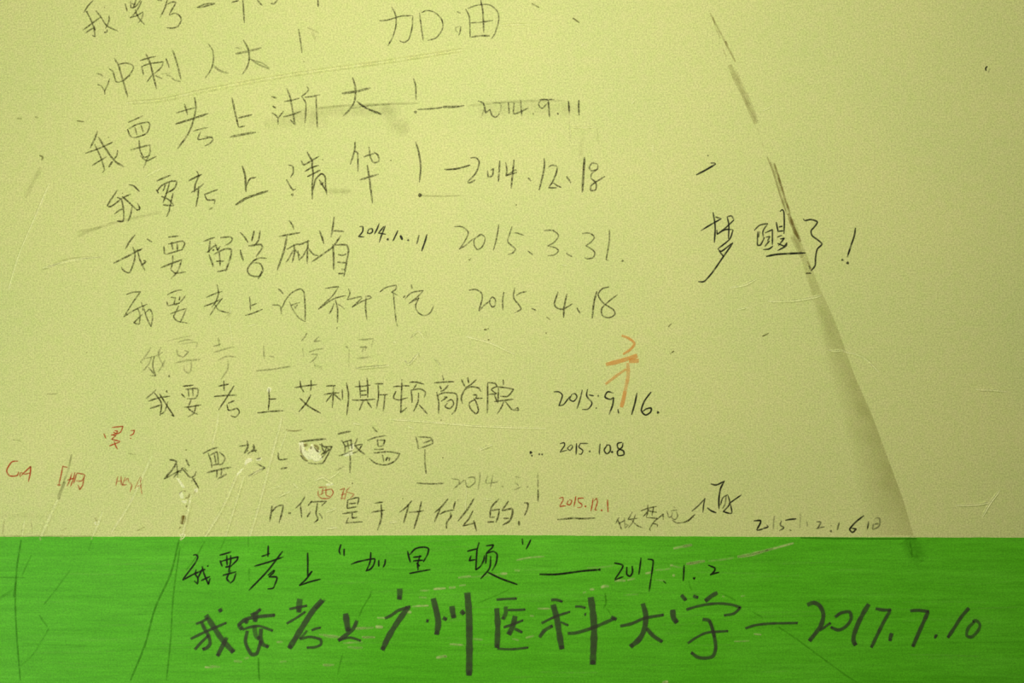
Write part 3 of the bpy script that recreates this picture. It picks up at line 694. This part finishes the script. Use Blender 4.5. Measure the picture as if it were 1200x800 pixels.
inscription('dented pencilled row over broken plaster, second row above the green band', M_PENCIL, .85, 7.5, [
    (C, 'M', '92,243 120,245 135,255 110,300 60,356 @1.1 #9|62,355 150,308 175,305|135,262 142,345 @.9|190,238 210,280 @1.1 #9|165,290 195,325 215,345 240,335 250,310|225,345 248,380 265,410 @1.1|115,350 150,310 @.9|155,320 170,290 200,310 @.8|220,370 245,350 @.7'),
    (C, 'M', '288,207 340,180 380,170|318,200 335,245 342,290|332,215 372,195 378,265 345,275|355,205 365,270|385,195 418,232 400,268 372,270 @.8|312,318 385,300 458,285 #9|372,300 370,348|430,325 375,357 @1.1 #9|400,295 395,335'),
    (C, 'M', '500,165 560,155|548,130 552,165 530,205 #9|585,150 590,175 550,210|530,205 555,185|570,195 607,185 @1.1|580,160 600,200|602,238 630,232|600,262 652,290 605,315 555,338 @.85'),
    (C, 'M', '730,200 735,240 785,237 @1.1|745,295 784,288 @1.2 #10'),
    (C, 'M', '855,137 930,128 1012,120 #10|860,215 885,245 900,250|985,145 990,180 1005,200|970,150 1000,165 1045,165 1020,215 990,262 960,265|1000,170 1030,182 980,215|1015,165 1000,200 985,205|905,260 960,268 @.7|940,170 965,195 985,190|1025,185 975,240 @.8'),
    (C, 'N', '28,92 70,82 105,76 #10|50,125 72,165 70,205|58,142 110,125|85,130 95,180|107,118 112,180|65,168 120,150|35,220 70,208 115,188|100,205 103,255 100,320 #8|145,115 128,160 175,150|175,150 148,190 115,205|130,160 160,190 190,212 #9|20,305 65,280 @.4'),
    (C, 'N', '232,50 248,68 262,82|202,130 250,112 312,100 @.9|260,122 266,165|262,128 305,128 292,160 265,165|240,182 300,180|238,203 330,195 392,208 365,248 310,272 250,262 212,232|290,212 300,255|308,240 333,232 330,252|320,225 310,250'),
    (C, 'N', '485,105 495,140 502,180|498,108 575,115 585,145 505,178 @.9|530,145 578,125|540,180 540,260 547,325 #8'),
], soft=.9)
inscription('black date 2015.10.8 standing alone beside two inked dots', M_PEN, .85, 6, [
    (DG, 'O', '280,98 305,93 308,108 280,148|280,148 325,135 @.8'),
    (DG, 'O', '345,105 325,125 340,137 355,115 345,103 @.8'),
    (DG, 'O', '378,95 375,162 #7'),
    (DG, 'O', '402,93 392,118 415,138 405,160 390,158|400,97 447,97 @.8'),
    (DOT, 'O', '455,143 #8 @.7'),
    (DG, 'O', '516,98 512,162 #7'),
    (DG, 'O', '560,103 540,135 555,157 575,140 572,108 550,105 #7'),
    (DOT, 'O', '586,147 #9'),
    (DG, 'O', '645,90 618,98 622,125 652,140 655,162 622,167 618,143 645,118 650,92 #7'),
])
inscription('cluster of small ink dots left of the date 2015.10.8', M_PEN, .9, 8, [
    (DOT, 'O', '110,150 #11'), (DOT, 'O', '114,162 118,174 #8'), (DOT, 'O', '160,160 #7 @.8'), (DOT, 'O', '176,161 #7 @.8'),
], category='ink marks', name='ink_dots')
inscription('faint scratched date 2014.5.1 with a dash under the dented row', M_PENCIL, .48, 6.5, [
    (DASH, 'N', '490,378 570,383 652,380 @1.6 #8'),
    (DG, 'N', '695,352 740,362 738,385 705,415|738,390 770,360'),
    (DG, 'N', '775,358 785,398 800,402 832,375 828,345 790,348 @1.2'),
    (DG, 'N', '862,312 860,360 850,420 @.8'),
    (DG, 'N', '908,335 898,378 970,372|938,332 930,370 922,412'),
    (DOT, 'N', '995,400 #8'),
    (DG, 'N', '1068,340 1100,350 @.7|1065,370 1088,395|1060,420 1080,412 1102,400'),
    (DOT, 'N', '1140,400 #8'),
    (DG, 'O', '150,270 152,360 @1.1|152,365 152,438 @2 #8'),
], soft=.9)
inscription('pencilled question ending in a question mark, just above the green band', M_PENCIL, .92, 8, [
    (C, 'M', '695,510 688,560 680,605 #9|690,552 720,518 757,510 750,560 735,612'),
    (DASH, 'M', '788,553 806,555 #10'),
    (C, 'M', '887,458 860,500 830,528|860,508 868,582|930,480 905,512|920,490 1012,485 985,512|960,495 952,560 962,590 940,612|922,545 898,580|970,555 990,588'),
    (C, 'N', '88,475 85,530|90,477 150,465 145,505|95,500 138,495|85,528 142,518|55,558 100,552 147,545 #9|115,550 115,582 142,578|92,580 78,612 178,605'),
    (C, 'N', '243,497 297,490|225,550 305,538|283,500 285,580 262,655 #9'),
    (C, 'N', '465,480 430,520 390,550|445,510 430,560 415,612 #9|445,550 535,540|520,485 505,550 475,648 #9'),
    (C, 'N', '675,470 635,520 595,552 #9|635,515 615,560 595,608 #9|625,562 660,545 712,535|718,485 708,530|690,550 692,575 668,610 666,648 #9'),
    (C, 'N', '828,468 790,530 733,602 #9|822,540 795,590 760,630|760,630 835,612|825,595 843,662 #9 @1.1'),
    (C, 'N', '975,470 930,520 920,580 #9|975,530 970,570 955,612 #9|925,540 980,532|918,580 950,578 @.8|905,607 945,605 #9|1030,483 990,540|990,542 1050,530 1050,570 1035,600 995,625 #10 @1.1|1000,585 1032,585'),
    ('question_mark', 'N', '1120,495 1142,498 1140,530 1122,570 #9 @1.1|1090,600 1092,628 #10 @1.1'),
])
inscription('two tiny faint red characters above the pencilled question', M_RED, .60, 6.5, [
    (C, 'M', '965,405 1018,400|965,422 965,450 985,468 1030,466 1052,435 1042,415 985,425|992,410 985,445|1010,403 1012,450 1035,458|970,450 1000,435 @.7'),
    (C, 'M', '1090,420 1118,410 1108,440 1100,478|1098,450 1125,440|1095,465 1120,470 @.8|1152,400 1130,428 1172,445 1150,470 @.8|1130,430 1118,478 @.7'),
])
inscription('small red date 2015.12.1 above a short grey underline', M_RED, .90, 6.5, [
    (DG, 'O', '275,418 298,413 298,430 278,465|278,467 315,462'),
    (DG, 'O', '330,430 322,452 340,455 350,432 335,425'),
    (DG, 'O', '374,405 362,468 #7'),
    (DG, 'O', '386,415 390,438 410,455 405,470 382,473|386,418 422,416'),
    (DOT, 'O', '430,465 #8'),
    (DG, 'O', '475,418 462,493 #7'),
    (DG, 'O', '480,432 495,418 500,440 485,487 500,485'),
    (DOT, 'O', '525,488 #8'),
    (DG, 'O', '560,425 563,500 #7.5'),
])
inscription('short grey underline beneath the red date', M_PENCIL, .95, 8, [('line', 'O', '265,543 350,535 420,537 487,533 #9')], category='pencil line', name='underline')
inscription('cramped small scribbled characters touching the green band, before a long flourish', M_PENCIL, .80, 6.5, [
    (C, 'O', '627,528 605,568|620,545 642,602 #8|625,565 662,545|657,530 662,592 680,575 655,565 @.7|705,498 680,542 737,535|725,510 705,560 680,592|700,545 730,575 766,592'),
    (C, 'O', '752,492 800,475 850,465 @1.15|795,455 795,500 785,530 @1.15|768,525 805,480 @1.1|830,465 820,520 @1.1|800,492 850,500|785,530 850,535 825,565 805,600 812,608 @1.1|825,565 850,572 852,588 @1.1|845,545 885,510 885,545 @1.1'),
    (C, 'O', '908,492 918,530 935,522 @.8|945,468 958,474 @.8|930,492 968,485 @.8|940,500 935,530 955,542 970,520 962,495 @.8|938,545 965,562 1000,558'),
    ('flourish', 'O', '1000,560 1030,550 1072,512 @1.3 #8.5'),
])
inscription('slanting black scrawl right of the cramped characters', M_PEN, .78, 6.5, [
    (C, 'P', '52,345 90,312 132,268 @.8|130,265 122,310 118,352 @1.0|143,323 165,340 197,353 @1.2 #8'),
    (C, 'P', '163,183 195,190 247,166 #7.5 @1.1|243,168 222,210 212,270 212,330 #8 @1.1|265,245 235,265 220,310 @.8|255,248 248,300 232,330 @.7|265,250 275,300 238,345 285,355 280,300|245,350 270,355|268,302 300,278 345,247'),
])
inscription('partly faded date 2015.12.16 along the edge of the green band', M_PEN, .80, 7, [
    (DG, 'P', '415,400 455,398 455,412 432,455 @1.1 #8|435,456 470,447'),
    (DG, 'P', '470,445 500,435 490,422'),
    (DG, 'P', '537,370 530,450 @.35'),
    (DG, 'P', '578,398 572,425 592,440 565,458 @.7|600,397 625,392 667,388 @1.0 #8|625,452 637,458 @.7'),
    (DG, 'P', '690,350 685,445 @.22'),
    (DG, 'P', '728,403 730,436 @.35'),
    (DG, 'P', '782,405 808,408 790,445 @.65|780,447 832,435 @.6'),
    (DOT, 'P', '868,460 #9 @.7'),
    (DG, 'P', '917,408 905,455 @.65 #8'),
    (DG, 'P', '1062,368 1010,410 978,450 995,467 1015,448 985,442 #8'),
    (C, 'P', '1088,403 1080,452 @.7|1125,385 1152,385 1150,430 1112,452 @.55|1118,415 1112,452 @.5|1122,420 1148,415 @.5'),
])
inscription('small red character and question mark high at the left', M_RED, .95, 6.5, [
    (C, 'V', '608,138 620,168|655,103 720,97 705,132 650,148|672,122 690,125 680,138 665,130|650,148 680,150 655,172 705,185 @1|640,212 670,200 705,188|668,180 678,210 690,232'),
    ('question_mark', 'V', '765,122 788,120 782,140 760,152|762,165 770,168 #7'),
])
inscription('red letters CA nearest the left edge', M_RED, .85, 7.5, [
    ('letter', 'V', '108,300 70,305 40,355 55,385 100,385 110,362'),
    ('letter', 'V', '120,395 118,370 140,370 @.7|125,385 155,355 180,332 178,370 167,422|140,378 180,368 @.8'),
])
inscription('faded red letters in the middle of the three red groups', M_RED, .72, 7.5, [
    ('letter', 'V', '365,330 398,337|368,332 358,385 345,438|335,440 357,440'),
    ('letter', 'V', '422,368 410,410 393,448|395,412 432,400|440,365 430,405 413,450'),
    ('letter', 'V', '452,368 432,432|452,370 495,382 480,415 445,415|493,390 485,440 468,467 458,440'),
])
inscription('faintest red letters, nearest the dented pencilled row', M_RED, .50, 7.5, [
    ('letter', 'V', '692,388 680,445|683,422 715,415|710,388 712,445'),
    ('letter', 'V', '735,393 718,440 745,438|745,400 735,420|750,398 755,420 772,440 762,482'),
    ('letter', 'V', '790,465 825,393 825,440 832,497|798,450 828,440'),
])
inscription('black ink row in quotation marks on the green band, dated 2017.1.2', M_PEN, .97, 7.5, [
    (C, 'Q', '133,150 150,148 160,160 145,195 70,295|70,297 110,275 160,248|150,235 145,260 160,285 158,318 138,300|185,215 195,255 222,320 232,285|140,262 205,232|178,300 232,275|216,210 221,218|160,285 190,225'),
    (C, 'Q', '287,150 355,130|290,180 303,217|295,187 345,172 395,160 390,178 358,210|320,220 360,212|330,150 332,210|352,150 352,185 340,250|305,268 345,258 385,247|352,238 330,288 350,312|383,255 370,295 350,315'),
    (C, 'Q', '572,93 570,160|533,157 582,140|490,215 570,192 662,160|657,126 570,240 458,357 #8|570,268 607,238 605,250 575,278|575,278 622,280 612,320 600,343 568,348'),
    (C, 'Q', '803,135 804,200 803,278 #8|803,275 830,243|830,245 790,295 753,327|753,328 820,305 880,290'),
    ('quotation_mark', 'R', '98,86 88,125 96,148|117,112 117,155'),
    (C, 'R', '155,204 200,188 295,172 290,205 270,232 243,243|273,132 268,190 245,245|320,178 320,217|358,173 355,200 345,222'),
    (C, 'R', '488,125 505,192|500,148 535,112 585,103 610,112 605,145 580,190|520,162 572,155|520,185 580,180|562,150 548,200 550,238|540,195 560,215|498,257 560,245 623,234'),
    (C, 'R', '836,128 900,112|907,75 895,120 888,235 915,215 935,175 938,150|860,153 850,182 885,176|948,95 990,90 982,108 950,135|950,135 945,200|948,140 990,128 1012,145 1005,200 982,242|975,155 968,225 915,290|958,250 1030,285 1132,322 #8'),
    ('quotation_mark', 'S', '60,52 63,88|110,58 82,115'),
    (DASH, 'S', '160,262 260,262 420,242 512,235 #9|512,235 #9'),
    (DG, 'S', '598,195 648,210 630,250 602,290|600,296 652,275'),
    (DG, 'S', '672,218 672,262 690,273 705,250 703,212'),
    (DG, 'S', '755,163 750,210 742,263'),
    (DG, 'S', '793,173 825,180 815,280|815,280 803,363 @.8'),
    (DOT, 'S', '885,300 902,316 @.9 #6'),
    (DG, 'S', '1007,207 1005,260 1002,302'),
    (DOT, 'S', '1060,280 1066,290 1072,278'),
    (DG, 'T', '448,108 487,125 485,142 460,165|458,166 480,158 513,150'),
], taper=.5, depth=0.0011)
inscription('big grey marker row along the bottom of the green band, dated 2017.7.10', M_MARK, .70, 18, [
    (C, 'Q', '150,552 185,538 222,516 #14|118,640 200,600 328,545 #15|180,540 205,590 222,620 232,665 215,690 188,702 #20|143,702 175,665 222,620 #16|208,500 250,565 300,640 370,718 #30|330,632 300,690 275,740 #24|286,462 298,482 #26 @.8'),
    (C, 'Q', '470,500 500,488 528,465 #18|400,555 420,585 #26 @.9|395,560 440,525 500,512 612,500 #20|450,520 440,550 #24 @.7|498,485 495,540 #30 @.8|422,585 470,570 520,565 600,592 #15|450,592 440,660 475,730 505,725 530,650 #20|490,560 500,620 520,640 #26 @.7|530,580 528,640 540,670 575,687 #24'),
    (C, 'Q', '758,405 752,485 #34 @.8|695,465 745,455 800,445 #14|680,550 740,515 790,480 #14|890,412 830,480 760,590 695,695 #32|905,410 880,432 850,462 #16 @.5|825,590 850,580 880,573 #14|800,590 780,615 755,640 #14 @.8|760,640 820,628 880,645 880,672 845,688 798,690 #15'),
    (C, 'Q', '1025,490 1035,560 1042,595 #34|1092,532 1070,580 1030,615 982,650 #22|985,648 1050,632 1115,650 #14'),
    (C, 'R', '442,345 440,410 #32 @.85|355,520 395,500 430,475 505,450 #18|492,455 430,540 375,630 340,705 #32'),
    (C, 'R', '597,533 612,535 #20|638,402 660,490 668,545 658,615 #34|695,515 718,527 #22|748,447 752,480 760,518 #32|800,475 820,495 #26|838,368 848,500 850,700 848,855 #38'),
    (C, 'R', '1008,410 1060,406 1128,403 #14|1010,460 1016,560 1012,692 #32|1012,697 1100,700 1195,690 #13|1062,450 1062,490 1045,525 #24 @.8|1075,470 1178,467 #13|1050,572 1100,555 1165,530 #14|1118,505 1105,560 1080,615 #30|1115,580 1160,602 #16'),
    (C, 'S', '228,412 260,410 295,422 #16|172,548 250,510 340,480 #14|240,438 262,520 275,600 292,700 #34|160,630 190,590 238,562 #20|285,540 330,560 #12|368,450 400,450 430,458 #13|424,495 434,497 #18 @.7|325,607 370,605 470,575 600,520 #19|580,510 612,525 #18|460,395 475,500 480,600 472,790 #38'),
    (C, 'S', '633,565 700,550 770,520 888,498 #17|765,432 782,500 775,580 745,640 692,685 #30|788,578 825,620 880,657 #22'),
    (C, 'S', '990,382 1018,414 #22|1060,388 1090,397 #18|T 502,268 465,290 430,318 #24|T 240,368 245,415 266,445 #30|T 320,368 400,345 500,332 590,340 635,355 600,390 540,402 #15|T 415,425 450,430 462,450 480,510 492,590 475,640 430,652 385,645 348,618 #20|T 455,430 475,480 485,530 #18 @.5|T 328,565 380,530 440,503 565,493 #14'),
    (DASH, 'T', '665,478 720,460 800,450 972,446 #14'),
    (DG, 'U', '78,340 115,328 150,345 172,395 158,460 90,552 #24|150,490 180,470 215,445 #14'),
    (DG, 'U', '240,412 275,388 325,382 335,420 305,465 260,487 215,470 #18'),
    (DG, 'U', '438,335 405,390 375,450 350,520 350,555 362,577 #26'),
    (DG, 'U', '478,362 520,370 570,370 #17|562,375 520,450 452,590 #20'),
    (DOT, 'U', '572,505 565,530 562,552 #22'),
    (DG, 'U', '680,375 730,372 792,380 #18|785,382 745,470 695,585 #22'),
    (DOT, 'U', '825,522 836,528 #26'),
    (DG, 'U', '1025,358 980,410 935,480 900,532 #20'),
    (DG, 'U', '1058,438 1020,475 1012,520 1040,528 1078,490 1088,455 1065,432 1045,438 #18 @.85'),
], taper=.12, soft=.9, depth=0.0014, ends=True)
inscription('slanting dash with a speck above, alone over the black ink remark', M_PEN, .95, 8, [
    (DASH, 'Y', '128,225 180,198 245,160 #8.5|212,155 235,155 245,160 @.7 #6'), (DOT, 'Y', '196,107 200,116 @.6 #8')], category='ink marks', name='ink_dash')
inscription('underlined black ink remark beside the diagonal stripe, ending in an exclamation mark', M_PEN, .88, 7, [
    (C, 'Y', '228,443 240,530 235,622 #7.5|155,552 215,515 278,480|240,470 278,482 @.6|250,545 252,572 300,545 345,545 @.9|310,468 320,520 318,600|350,488 300,535 252,572|310,470 335,465 350,488 @.6|345,545 325,600 255,658|255,658 275,672 345,620|345,622 290,700 220,800 175,848 140,850 #7.5|262,668 292,705 @.8'),
    (C, 'Y', '468,550 500,520 550,508 @.8|490,555 488,635 505,635 530,590|500,555 495,590 @.7|548,510 520,555 525,600 @.8|530,565 575,545 575,635 @.9|535,590 560,585 545,615 @.9|560,610 530,645 @.9|520,662 555,658 580,640|598,500 603,530 610,560|620,440 632,428 642,440 645,500 643,570|612,530 635,525|612,555 640,552|602,590 632,578|620,600 645,595 610,640|660,620 655,640 605,668|605,625 645,640 660,620'),
    ('underline', 'Y', '538,702 600,690 680,685 770,681 #9 @1.05'),
    (C, 'Y', '755,480 765,492 800,486 838,500 820,530 802,552 808,580 865,628 838,660 828,710 825,755 800,788 #7.5|770,803 805,800 @.6|790,755 798,780 @.4'),
    (EX, 'Y', '1062,533 1055,580 1035,640 1014,706 #8|985,722 #9 @.7|1016,740 #11 @.9'),
])
